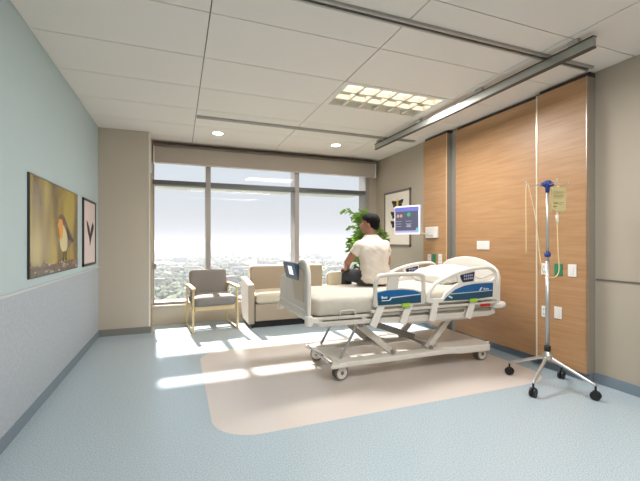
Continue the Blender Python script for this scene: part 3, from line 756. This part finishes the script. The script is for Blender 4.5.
bm = B(); cyl(bm, (1.03, 2.965, .555), (1.03, 2.965, .64), .035); box(bm, 1.03, 1.12, 2.96, 3.0, .57, .62); obj('corner_bumper', bm, m_cream2, bed, bevel=.008)
bm = B(); cyl(bm, (1.03, 3.875, .555), (1.03, 3.875, .64), .035); box(bm, 1.03, 1.12, 3.84, 3.88, .57, .62); obj('corner_bumper', bm, m_cream2, bed, bevel=.008)
# headboard
def hb(u, v, d): return (3.135+d, 3.42+u, v)
out = [(-.45, .62), (-.46, .89), (-.44, .96), (-.38, 1.01), (-.25, 1.065), (-.1, 1.095), (.05, 1.10), (.2, 1.085), (.35, 1.045), (.43, 1.0), (.46, .94), (.46, .62)]
bm = B(); prism(bm, out, hb, 0, .035); obj('headboard', bm, m_cream2, bed, bevel=.014, seg=3)
bm = B(); cyl(bm, (3.15, 2.96, .61), (3.20, 2.96, .61), .036); cyl(bm, (3.15, 3.88, .61), (3.20, 3.88, .61), .036); box(bm, 3.08, 3.17, 2.95, 3.89, .575, .625); obj('head_bumper', bm, m_cream2, bed, bevel=.01)
# side rails
def rails(side):
    y = NY if side < 0 else FY
    o_ = -1 if side < 0 else 1
    drop = [0]; sq = [1.65, .955]
    F = lambda u, v, d: (sq[0]+(u-sq[0])*sq[1], y+o_*(d+drop[0]*.12), .69+(v-.69)*(.93 if sq[0] < 2 else .985)-drop[0])
    drop[0] = 0 if side < 0 else .30     # the far foot rail is folded down beside the seated person
    # foot-end rail
    bm = B()
    pts = [(1.655, .69), (1.66, .80), (1.665, .91), (1.69, .965), (1.74, .982), (1.9, .988), (2.1, .985), (2.17, .975), (2.20, .95), (2.205, .85), (2.20, .69)]
    tube(bm, [F(u, v, 0) for u, v in pts], .021, 10)
    prism(bm, [(1.645, .68), (1.66, .83), (1.80, .848), (1.95, .85), (2.08, .835), (2.205, .80), (2.205, .68)], F, -.014, .014)
    prism(bm, [(1.785, .84), (1.80, .975), (1.92, .975), (1.90, .84)], F, -.012, .012)
    R = obj('foot_side_rail', bm, m_cream, bed, bevel=.006)
    for face in ((.0145, .0175),) if side < 0 else ((-.0175, -.0145), (.0145, .0175)):
        bm = B(); prism(bm, [(1.675, .765), (1.672, .82), (1.80, .838), (1.95, .838), (2.08, .822), (2.165, .795), (2.165, .765)], F, *face)
        b = obj('blue_panel', bm, m_blue, R)
        bm = B(); prism(bm, [(1.682, .695), (1.675, .765), (2.165, .765), (2.165, .695)], F, *face); obj('dark_panel', bm, m_navy, R)
        if side < 0:
            bm = B(); prism(bm, [(1.72, .742), (1.80, .742), (1.82, .768), (2.165, .785), (2.165, .779), (1.83, .758), (1.81, .735), (1.72, .735)], F, .0176, .0184, 0)
            for (a, w_, h_) in ((1.718, .014, .026), (1.735, .007, .018), (1.745, .01, .016), (1.758, .01, .016), (1.771, .008, .02)):
                prism(bm, [(a, .758), (a+w_, .758), (a+w_, .758+h_), (a, .758+h_)], F, .0176, .0186, 0)
            obj('panel_marking', bm, M('white_marking', (210, 224, 232), .4), b)
    # head-end rail
    drop[0] = 0; sq[0] = 2.22; sq[1] = .945
    bm = B()
    pts = [(2.235, .69), (2.25, .78), (2.31, .855), (2.42, .905), (2.55, .95), (2.7, .985), (2.85, 1.005), (3.0, 1.01), (3.08, .99), (3.12, .94), (3.13, .85), (3.13, .69)]
    tube(bm, [F(u, v, 0) for u, v in pts], .019, 10)
    prism(bm, [(2.39, .68), (2.44, .77), (2.56, .84), (2.62, .865), (2.58, .95), (2.70, .985), (2.83, .995), (2.83, .87), (3.06, .87), (3.11, .90), (3.13, .68)], F, -.015, .015)
    prism(bm, [(2.235, .68), (2.235, .73), (2.30, .72), (2.42, .72), (2.42, .68)], F, -.012, .012)
    tube(bm, [F(2.84, .915, 0), F(2.93, .90, 0), F(3.02, .925, 0), F(3.12, .94, 0)], .009, 8)
    R = obj('head_side_rail', bm, m_cream2, bed, bevel=.006)
    f1 = (.0155, .0185)
    up = [(2.50, .765), (2.56, .80), (2.68, .835), (2.82, .85), (3.0, .852), (3.075, .85), (3.07, .765)]
    lo = [(2.41, .695), (2.45, .73), (2.50, .765), (3.07, .765), (3.065, .705), (2.8, .69)]
    bm = B(); prism(bm, up, F, *f1); b = obj('blue_panel', bm, m_blue, R)
    bm = B(); prism(bm, lo, F, *f1); obj('dark_panel', bm, m_navy, R)
    if side < 0:
        bm = B(); prism(bm, [(2.50, .763), (2.78, .768), (3.06, .775), (3.06, .770), (2.78, .762), (2.50, .757)], F, .0186, .0192)
        prism(bm, [(2.875, .775), (2.895, .775), (2.925, .81), (2.905, .81)], F, .0186, .0196)
        for (a, w_, h_) in ((2.94, .012, .022), (2.958, .008, .014), (2.972, .009, .014), (2.987, .008, .018), (3.0, .01, .014)):
            prism(bm, [(a, .782), (a+w_, .782), (a+w_, .782+h_), (a, .782+h_)], F, .0186, .0196, 0)
        prism(bm, [(2.47, .735), (2.485, .745), (2.53, .725), (2.515, .715)], F, .0186, .0192)
        obj('panel_marking', bm, M('white_marking', (210, 224, 232), .4), b)
    f2 = (.0155, .021)
    for ff, mir in ((f2, 1), ((-.021, -.0155), 1)):
        bm = B(); prism(bm, [(2.635, .945), (2.625, .93), (2.655, .878), (2.665, .87), (2.79, .878), (2.80, .885), (2.815, .965), (2.81, .972)], F, *ff); kp = obj('keypad', bm, m_key, R)
        e0, e1 = (ff[1], ff[1]+.001) if ff[0] > 0 else (ff[0]-.001, ff[0])
        bm = B()
        for i in range(5):
            for j in range(2):
                a = 2.672+i*.025; b_ = .893+j*.03+i*.002
                prism(bm, [(a, b_), (a+.015, b_), (a+.015, b_+.018), (a, b_+.018)], F, e0, e1)
        obj('keypad_buttons', bm, M('pale_key_icons', (170, 176, 200), .4), kp)
    # linkage to the deck
    for (xa, xb, nm) in ((1.70, 1.60, 0), (2.02, 1.93, 0), (2.33, 2.28, 0), (2.83, 2.74, 0)):
        bm = B(); bar(bm, F(xa, .70, .0), F(xb, .50, .0), .022, .07); obj('rail_bracket', bm, m_cream2, bed, bevel=.006)
    bm = B(); box(bm, 1.62, 3.10, min(y, y-o_*.02), max(y, y-o_*.02), .625, .65); obj('rail_bar', bm, m_cream, bed, bevel=.005)
    for xa in (1.905, 2.745):
        bm = B(); prism(bm, [(xa, .665), (xa+.105, .665), (xa+.095, .70), (xa+.01, .70)], F, .016, .035); obj('release_handle', bm, m_green, bed, bevel=.006, label='lime green release handle')
    bm = B(); prism(bm, [(2.91, .605), (3.05, .605), (3.05, .635), (2.91, .635)], F, .002, .006); obj('warning_label', bm, m_red, bed, label='red label')
rails(-1); rails(1)

bm = B(); cushion(bm, 2.79, 3.43, .905, .46, .62, .14, .42, dome=.2, mat=Matrix.Rotation(math.radians(-9), 4, 'Y'))
bp_ = obj('bed_pillow', bm, m_pillow, smooth=True)
bp_.modifiers.new('sub', 'SUBSURF').render_levels = 2
d2_ = bp_.modifiers.new('folds', 'DISPLACE'); d2_.texture = tx; d2_.strength = .022; d2_.mid_level = .5
tag(bp_, 'plump white pillow at the head of the hospital bed', 'pillow')

# ------------------------------------------------------------------ IV stand
IX, IY = 3.02, 2.325
t = thing('iv_stand', 'chrome rolling IV pole with blue top knob in front of the oak panel', 'IV stand', (IX, IY, 0))
bm = B(); cyl(bm, (IX, IY, .30), (IX, IY, 1.10), .0165); obj('lower_pole', bm, M('pole_steel', (190, 190, 188), .4, .8), t, smooth=True)
bm = B(); cyl(bm, (IX, IY, 1.08), (IX, IY, 1.77), .012); obj('upper_pole', bm, M('pole_steel', (190, 190, 188), .4, .8), t, smooth=True)
bm = B(); lathe(bm, (IX, IY, 1.135), [(.014, 0), (.024, .004), (.026, .03), (.018, .045)]); cyl(bm, (IX, IY, 1.155), (IX-.035, IY-.01, 1.155), .008); obj('height_clamp', bm, m_ivblue, t, smooth=True)
bm = B(); lathe(bm, (IX, IY, 1.70), [(.016, 0), (.018, .04), (.03, .055), (.034, .075), (.03, .10), (.015, .105)])
for s in (-1, 1): cyl(bm, (IX, IY, 1.772), (IX+s*.045, IY-s*.017, 1.772), .020, .018, n=14)
obj('hook_hub', bm, m_ivblue, t, smooth=True)
hd = Vector((.935, -.355, 0))
for a in (0, 90, 180, 270):
    d = Matrix.Rotation(math.radians(a), 3, 'Z') @ hd; c = Vector((IX, IY, 1.765)); L = .185 if a in (0, 180) else .13
    bm = B(); tube(bm, [c, c+d*L*.6, c+d*L*.9+Vector((0, 0, .0)), c+d*L*1.02+Vector((0, 0, .02)), c+d*L+Vector((0, 0, .035))], .0035, 8); obj('hook', bm, m_chrome, t, smooth=True)
bm = B(); lathe(bm, (IX, IY, .24), [(.03, 0), (.045, .015), (.04, .04), (.026, .06), (.022, .075)]); obj('hub', bm, m_chrome, t, smooth=True)
bm = B(); lathe(bm, (IX, IY, .312), [(.02, 0), (.026, .003), (.026, .045), (.018, .05)]); obj('collar', bm, m_black, t, smooth=True)
for (fx, fy) in ((2.955, 2.665), (2.715, 2.215), (3.125, 1.99), (3.325, 2.42)):
    d = Vector((fx-IX, fy-IY, 0)); L = d.length; d.normalize(); c = Vector((IX, IY, .262))
    bm = B(); tube(bm, [c+d*.02-Vector((0, 0, .0)), c+d*L*.15-Vector((0, 0, .015)), c+d*L*.9-Vector((0, 0, .13)), c+d*L-Vector((0, 0, .15))], lambda q: .016-.005*q, 10); lg = obj('leg', bm, m_chrome, t, smooth=True)
    ax = Vector((-d.y, d.x, 0)); e_ = c+d*L; e_.z = .036
    bm = B(); cyl(bm, (e_.x, e_.y, .06), (e_.x, e_.y, .112), .008)
    for s in (-1, 1): cyl(bm, e_+ax*s*.006, e_+ax*s*.024, .036, n=20)
    boxm(bm, (.03, .03, .03), Matrix.Translation((e_.x, e_.y, .06)))
    obj('caster', bm, m_black, t, bevel=.003)
# bag hanging from right hook
hk = Vector((IX, IY, 0))+hd*.095
t = thing('iv_bag', 'clear yellowish fluid bag hanging from the IV pole', 'IV bag', (hk.x, hk.y, 1.5))
fn = lambda u, v, d: tuple(hk+hd*u+Vector((0, 0, v))+Vector((-.355, -.935, 0))*d)
bm = B(); P = [(-.06, 1.545), (-.065, 1.60), (-.065, 1.73), (-.05, 1.75), (.05, 1.75), (.065, 1.73), (.065, 1.60), (.06, 1.545), (.03, 1.53), (-.03, 1.53)]
prism(bm, P, fn, -.012, .012); bg_ = obj('bag', bm, m_bag, t, bevel=.008)
bm = B()
for (a, b, z, h_) in ((-.05, .045, 1.70, .006), (-.05, .03, 1.685, .005), (-.05, .04, 1.665, .008), (-.05, .02, 1.65, .004), (-.05, -.01, 1.60, .014), (.0, .045, 1.61, .004), (-.05, -.02, 1.572, .01), (.0, .03, 1.59, .004)):
    prism(bm, [(a, z), (b, z), (b, z+h_), (a, z+h_)], fn, .0121, .0127)
obj('printed_label', bm, M('olive_print', (122, 112, 54), .6), bg_)
bm = B(); tube(bm, [fn(0, 1.745, 0), fn(-.01, 1.765, 0), fn(.0, 1.778, 0), fn(.01, 1.765, 0), fn(0, 1.745, 0)], .003, 6); obj('hanger_loop', bm, m_tube, t)
bm = B(); tube(bm, [fn(-.01, 1.53, 0), fn(-.01, 1.50, 0)], .006); cyl(bm, fn(-.01, 1.505, 0), fn(-.01, 1.43, 0), .013, .011); obj('drip_chamber', bm, m_drip, t, smooth=True)
lh = Vector((IX, IY, 0))-hd*.18
bm = B(); cyl(bm, (0,0,0), (0,0,.0001), .0001, n=3); bm.clear()
tube(bm, [fn(-.01, 1.43, 0), fn(-.005, 1.2, .005), fn(-.0, 1.03, .01), fn(-.03, .97, .02), fn(-.09, .96, .035), fn(-.15, 1.0, .035), fn(-.18, 1.15, .03), (lh.x+.06, lh.y-.04, 1.45), (lh.x+.015, lh.y-.01, 1.74), (lh.x, lh.y, 1.775), (lh.x-.012, lh.y, 1.70), (lh.x-.01, lh.y, 1.45), (lh.x-.008, lh.y, 1.17)], .0038, 8)
obj('tubing', bm, m_tube, t, smooth=True)

# ------------------------------------------------------------------ person seated on the bed
def evalmesh(o):
    dg = bpy.context.evaluated_depsgraph_get(); me = bpy.data.meshes.new_from_object(o.evaluated_get(dg)); return me
def remesh(bm, vox, smooth_it=4, fac=.5):
    me = bpy.data.meshes.new('tmp'); bmesh.ops.recalc_face_normals(bm, faces=bm.faces); bm.to_mesh(me); bm.free()
    o = bpy.data.objects.new('tmp', me); COL.objects.link(o)
    r = o.modifiers.new('r', 'REMESH'); r.mode = 'VOXEL'; r.voxel_size = vox
    s = o.modifiers.new('s', 'SMOOTH'); s.iterations = smooth_it; s.factor = fac
    out = evalmesh(o); bpy.data.objects.remove(o); return out
def limb(bm, pts, rad, n=14, flat_=1.0):
    """tapered round limb through joints, spherical ends"""
    P = [Vector(p) for p in pts]
    for a, b, ra, rb in zip(P, P[1:], rad, rad[1:]):
        cyl(bm, a, b, ra, rb, n=n)
    for p, r_ in zip(P, rad):
        tmp = bmesh.ops.create_uvsphere(bm, u_segments=n, v_segments=8, radius=r_)
        for v in tmp['verts']: v.co += p
def ell(bm, c, r, rot=None, n=20):
    tmp = bmesh.ops.create_uvsphere(bm, u_segments=n, v_segments=n//2+2, radius=1)
    m = Matrix.Translation(c) @ (rot if rot is not None else Matrix.Identity(4)) @ Matrix.Diagonal((*r, 1))
    for v in tmp['verts']: v.co = m @ v.co
Fv = Vector((-.10, .995, 0)); Rv = Vector((.995, .10, 0))
def loft(bm, secs, n=28):
    rings = []
    for (c, rx, ry) in secs:
        rings.append([bm.verts.new(Vector(c)+Rv*rx*math.copysign(abs(math.cos(a))**.85, math.cos(a))+Fv*ry*math.copysign(abs(math.sin(a))**.85, math.sin(a))) for a in [2*math.pi*k/n for k in range(n)]])
    for a, b in zip(rings, rings[1:]):
        for k in range(n): bm.faces.new((a[k], a[(k+1) % n], b[(k+1) % n], b[k]))
    bm.faces.new(rings[0][::-1]); bm.faces.new(rings[-1])
PZ = .80
shL, elL, wrL = (1.785, 3.50, 1.238), (1.685, 3.585, 1.05), (1.77, 3.80, .965)
shR, elR, wrR = (2.11, 3.53, 1.238), (2.22, 3.66, 1.035), (2.10, 3.85, .968)
hipL, knL, anL = (1.865, 3.54, .885), (1.85, 3.955, .882), (1.85, 4.0, .47)
hipR, knR, anR = (2.045, 3.56, .885), (2.07, 3.975, .882), (2.08, 4.02, .47)
HC = Vector((1.925, 3.555, 1.482))
hf = Vector((-.80, .60, 0)).normalized()           # face direction
hrot = Matrix.Rotation(math.atan2(hf.y, hf.x), 4, 'Z') @ Matrix.Diagonal((.94, .92, .95, 1))   # local +X = face
HC.z -= .02
person = thing('person', 'person in cream t-shirt and dark trousers seated on the bed looking out the window', 'person', (1.95, 3.55, PZ))
bm = B()
loft(bm, [((1.955, 3.51, .84), .13, .09), ((1.955, 3.505, .95), .13, .088), ((1.955, 3.505, 1.05), .125, .088), ((1.95, 3.515, 1.18), .155, .10), ((1.945, 3.52, 1.26), .15, .085), ((1.94, 3.53, 1.31), .09, .065), ((1.935, 3.535, 1.34), .06, .058)])
limb(bm, [(1.937, 3.535, 1.30), (1.928, 3.548, 1.42)], [.062, .053])
limb(bm, [shL, elL, wrL], [.05, .038, .026]); limb(bm, [shR, elR, wrR], [.05, .038, .026])
limb(bm, [hipL, knL, ((knL[0]+anL[0])/2, knL[1]+.015, .72), anL], [.08, .055, .05, .034]); limb(bm, [hipR, knR, ((knR[0]+anR[0])/2, knR[1]+.015, .72), anR], [.08, .055, .05, .034])
def head_part(c, r, rot=None): ell(bm, HC+(hrot @ Vector(c)), r, hrot @ rot if rot is not None else hrot)
head_part((-.012, 0, .022), (.098, .076, .088)); head_part((.028, 0, -.03), (.062, .058, .078)); head_part((.05, 0, -.08), (.034, .032, .026))
head_part((.088, 0, -.018), (.016, .011, .024), Matrix.Rotation(math.radians(-18), 4, 'Y')); head_part((.098, 0, -.033), (.012, .014, .010))
head_part((.074, 0, .018), (.014, .05, .012)); head_part((.083, 0, -.062), (.010, .022, .007)); head_part((.081, 0, -.073), (.010, .019, .007))
for s in (-1, 1): head_part((-.005, s*.074, -.012), (.020, .009, .031), Matrix.Rotation(s*math.radians(14), 4, 'Z'))
for s, wr, kn, el_ in ((-1, wrL, knL, elL), (1, wrR, knR, elR)):
    w_ = Vector(wr); d = (Vector(wr)-Vector(el_)); d.z *= .3; d.normalize(); d = (d*.5+Vector((.02*-s, 1, -.12))*.5).normalized()
    sd = d.cross(Vector((0, 0, 1))).normalized()
    pal = w_+d*.045
    rot = Matrix((( d.x, sd.x, 0, 0), (d.y, sd.y, 0, 0), (d.z, 0, 1, 0), (0, 0, 0, 1)))
    ell(bm, pal, (.05, .038, .016), rot)
    for k, (off, L) in enumerate(((-.028, .062), (-.010, .070), (.009, .066), (.027, .052))):
        a = pal+d*.035+sd*off; b = a+d*L*.45+Vector((0, 0, .002)); c = b+d*L*.3-Vector((0, 0, .014)); e_ = c+d*L*.15-Vector((0, 0, .018))
        limb(bm, [a, b, c, e_], [.0092, .0088, .008, .007], n=10)
    th = -s   # thumb on the inner side
    inn = sd if sd.dot(Vector((th*-1 if False else (1 if s < 0 else -1), 0, 0))) > 0 else -sd
    a = w_+d*.02+inn*.02; b = a+inn*.028+d*.025; c = b+d*.028-Vector((0, 0, .006))
    limb(bm, [a, b, c], [.012, .0105, .0085], n=10)
for an in (anL, anR): limb(bm, [an, (an[0], an[1]+.02, an[2]-.045), (an[0]-.01, an[1]+.12, an[2]-.06)], [.034, .034, .024])
body = remesh(bm, .0055, 3)
body_o = obj('body', body, m_skin, person, smooth=True)
# shirt
bm = B()
loft(bm, [((1.975, 3.515, .828), .165, .135), ((1.97, 3.51, .88), .172, .138), ((1.962, 3.50, .95), .162, .127), ((1.958, 3.495, 1.03), .158, .118), ((1.952, 3.50, 1.12), .172, .120), ((1.948, 3.505, 1.19), .182, .120), ((1.945, 3.512, 1.24), .180, .110), ((1.942, 3.520, 1.28), .140, .092), ((1.94, 3.528, 1.315), .095, .076), ((1.937, 3.535, 1.345), .066, .066)])
for sh, el_ in ((shL, elL), (shR, elR)):
    a = Vector(sh); b = a.lerp(Vector(el_), .52); d = (b-a).normalized()
    limb(bm, [a+Vector((0, 0, -.004)), a.lerp(b, .3)], [.055, .056]); cyl(bm, a, b, .056, .056, n=24)
sme = remesh(bm, .008, 8)
for v in sme.vertices:
    p = v.co; k = noise.noise(Vector((p.x*6+p.z*5, p.y*7, p.z*11-p.x*9)))*.013+noise.noise(Vector((p.x*14, p.y*14, p.z*24+p.x*18)))*.006
    lim = 1 if p.z < 1.25 else .3
    v.co += v.normal*k*lim
obj('tshirt', sme, m_shirt, person, smooth=True)
# trousers
bm = B()
loft(bm, [((1.955, 3.53, .812), .155, .12), ((1.955, 3.53, .86), .165, .125), ((1.955, 3.52, .93), .155, .115), ((1.955, 3.51, .98), .145, .105)])
for hp, kn, an in ((hipL, knL, anL), (hipR, knR, anR)):
    limb(bm, [hp, (hp[0], (hp[1]+kn[1])/2, .888), kn, (kn[0], kn[1]+.03, .70), (an[0], an[1], an[2]+.0)], [.085, .078, .066, .06, .05])
tme = remesh(bm, .009, 6); obj('trousers', tme, m_pants, person, smooth=True)
for an in (anL, anR):
    bm = B(); ell(bm, Vector((an[0]-.003, an[1]+.05, an[2]-.06)), (.044, .125, .045)); ell(bm, Vector((an[0], an[1]-.01, an[2]-.03)), (.042, .05, .06))
    obj('shoe', remesh(bm, .008, 4), m_shoe, person, smooth=True)
# hair: a cap over crown, back and sides
bm = B(); ell(bm, HC+(hrot @ Vector((-.018, 0, .034))), (.108, .086, .094), hrot, 36); ell(bm, HC+(hrot @ Vector((-.052, 0, -.01))), (.068, .070, .075), hrot, 30)
hm = remesh(bm, .006, 3); hb_ = bmesh.new(); hb_.from_mesh(hm); bpy.data.meshes.remove(hm)
inv = hrot.inverted(); kill = []
for v in hb_.verts:
    q = inv @ (v.co-HC)
    line = .035 if q.x > .03 else (.035-(.03-q.x)*1.3 if q.x > -.03 else -.043-(-.03-q.x)*.6)
    if q.x > .058 and q.z < .05+ (q.x-.058)*.5: line = 1
    if q.z < max(line, -.078): kill.append(v)
bmesh.ops.delete(hb_, geom=kill, context='VERTS')
for v in hb_.verts: v.co += v.normal*noise.noise(v.co*60)*.003
obj('hair', hb_, m_hair, person, smooth=True)
for s in (-1, 1):
    bm = B(); ell(bm, HC+(hrot @ Vector((.070, s*.029, .002))), (.009, .012, .007), hrot, 14); ey = obj('eye', bm, M('eye_white', (225, 220, 212), .3), person, smooth=True)
    bm = B(); ell(bm, HC+(hrot @ Vector((.0775, s*.029, .002))), (.0025, .0055, .0055), hrot, 10); obj('iris', bm, M('dark_iris', (40, 26, 18), .3), ey)
    bm = B(); ell(bm, HC+(hrot @ Vector((.084, s*.03, .022))), (.004, .018, .004), hrot, 12); obj('eyebrow', bm, m_hair, person)
bm = B(); ell(bm, HC+(hrot @ Vector((.090, 0, -.067))), (.005, .02, .006), hrot, 14); obj('lips', bm, M('lip_skin', (140, 80, 66), .5), person)
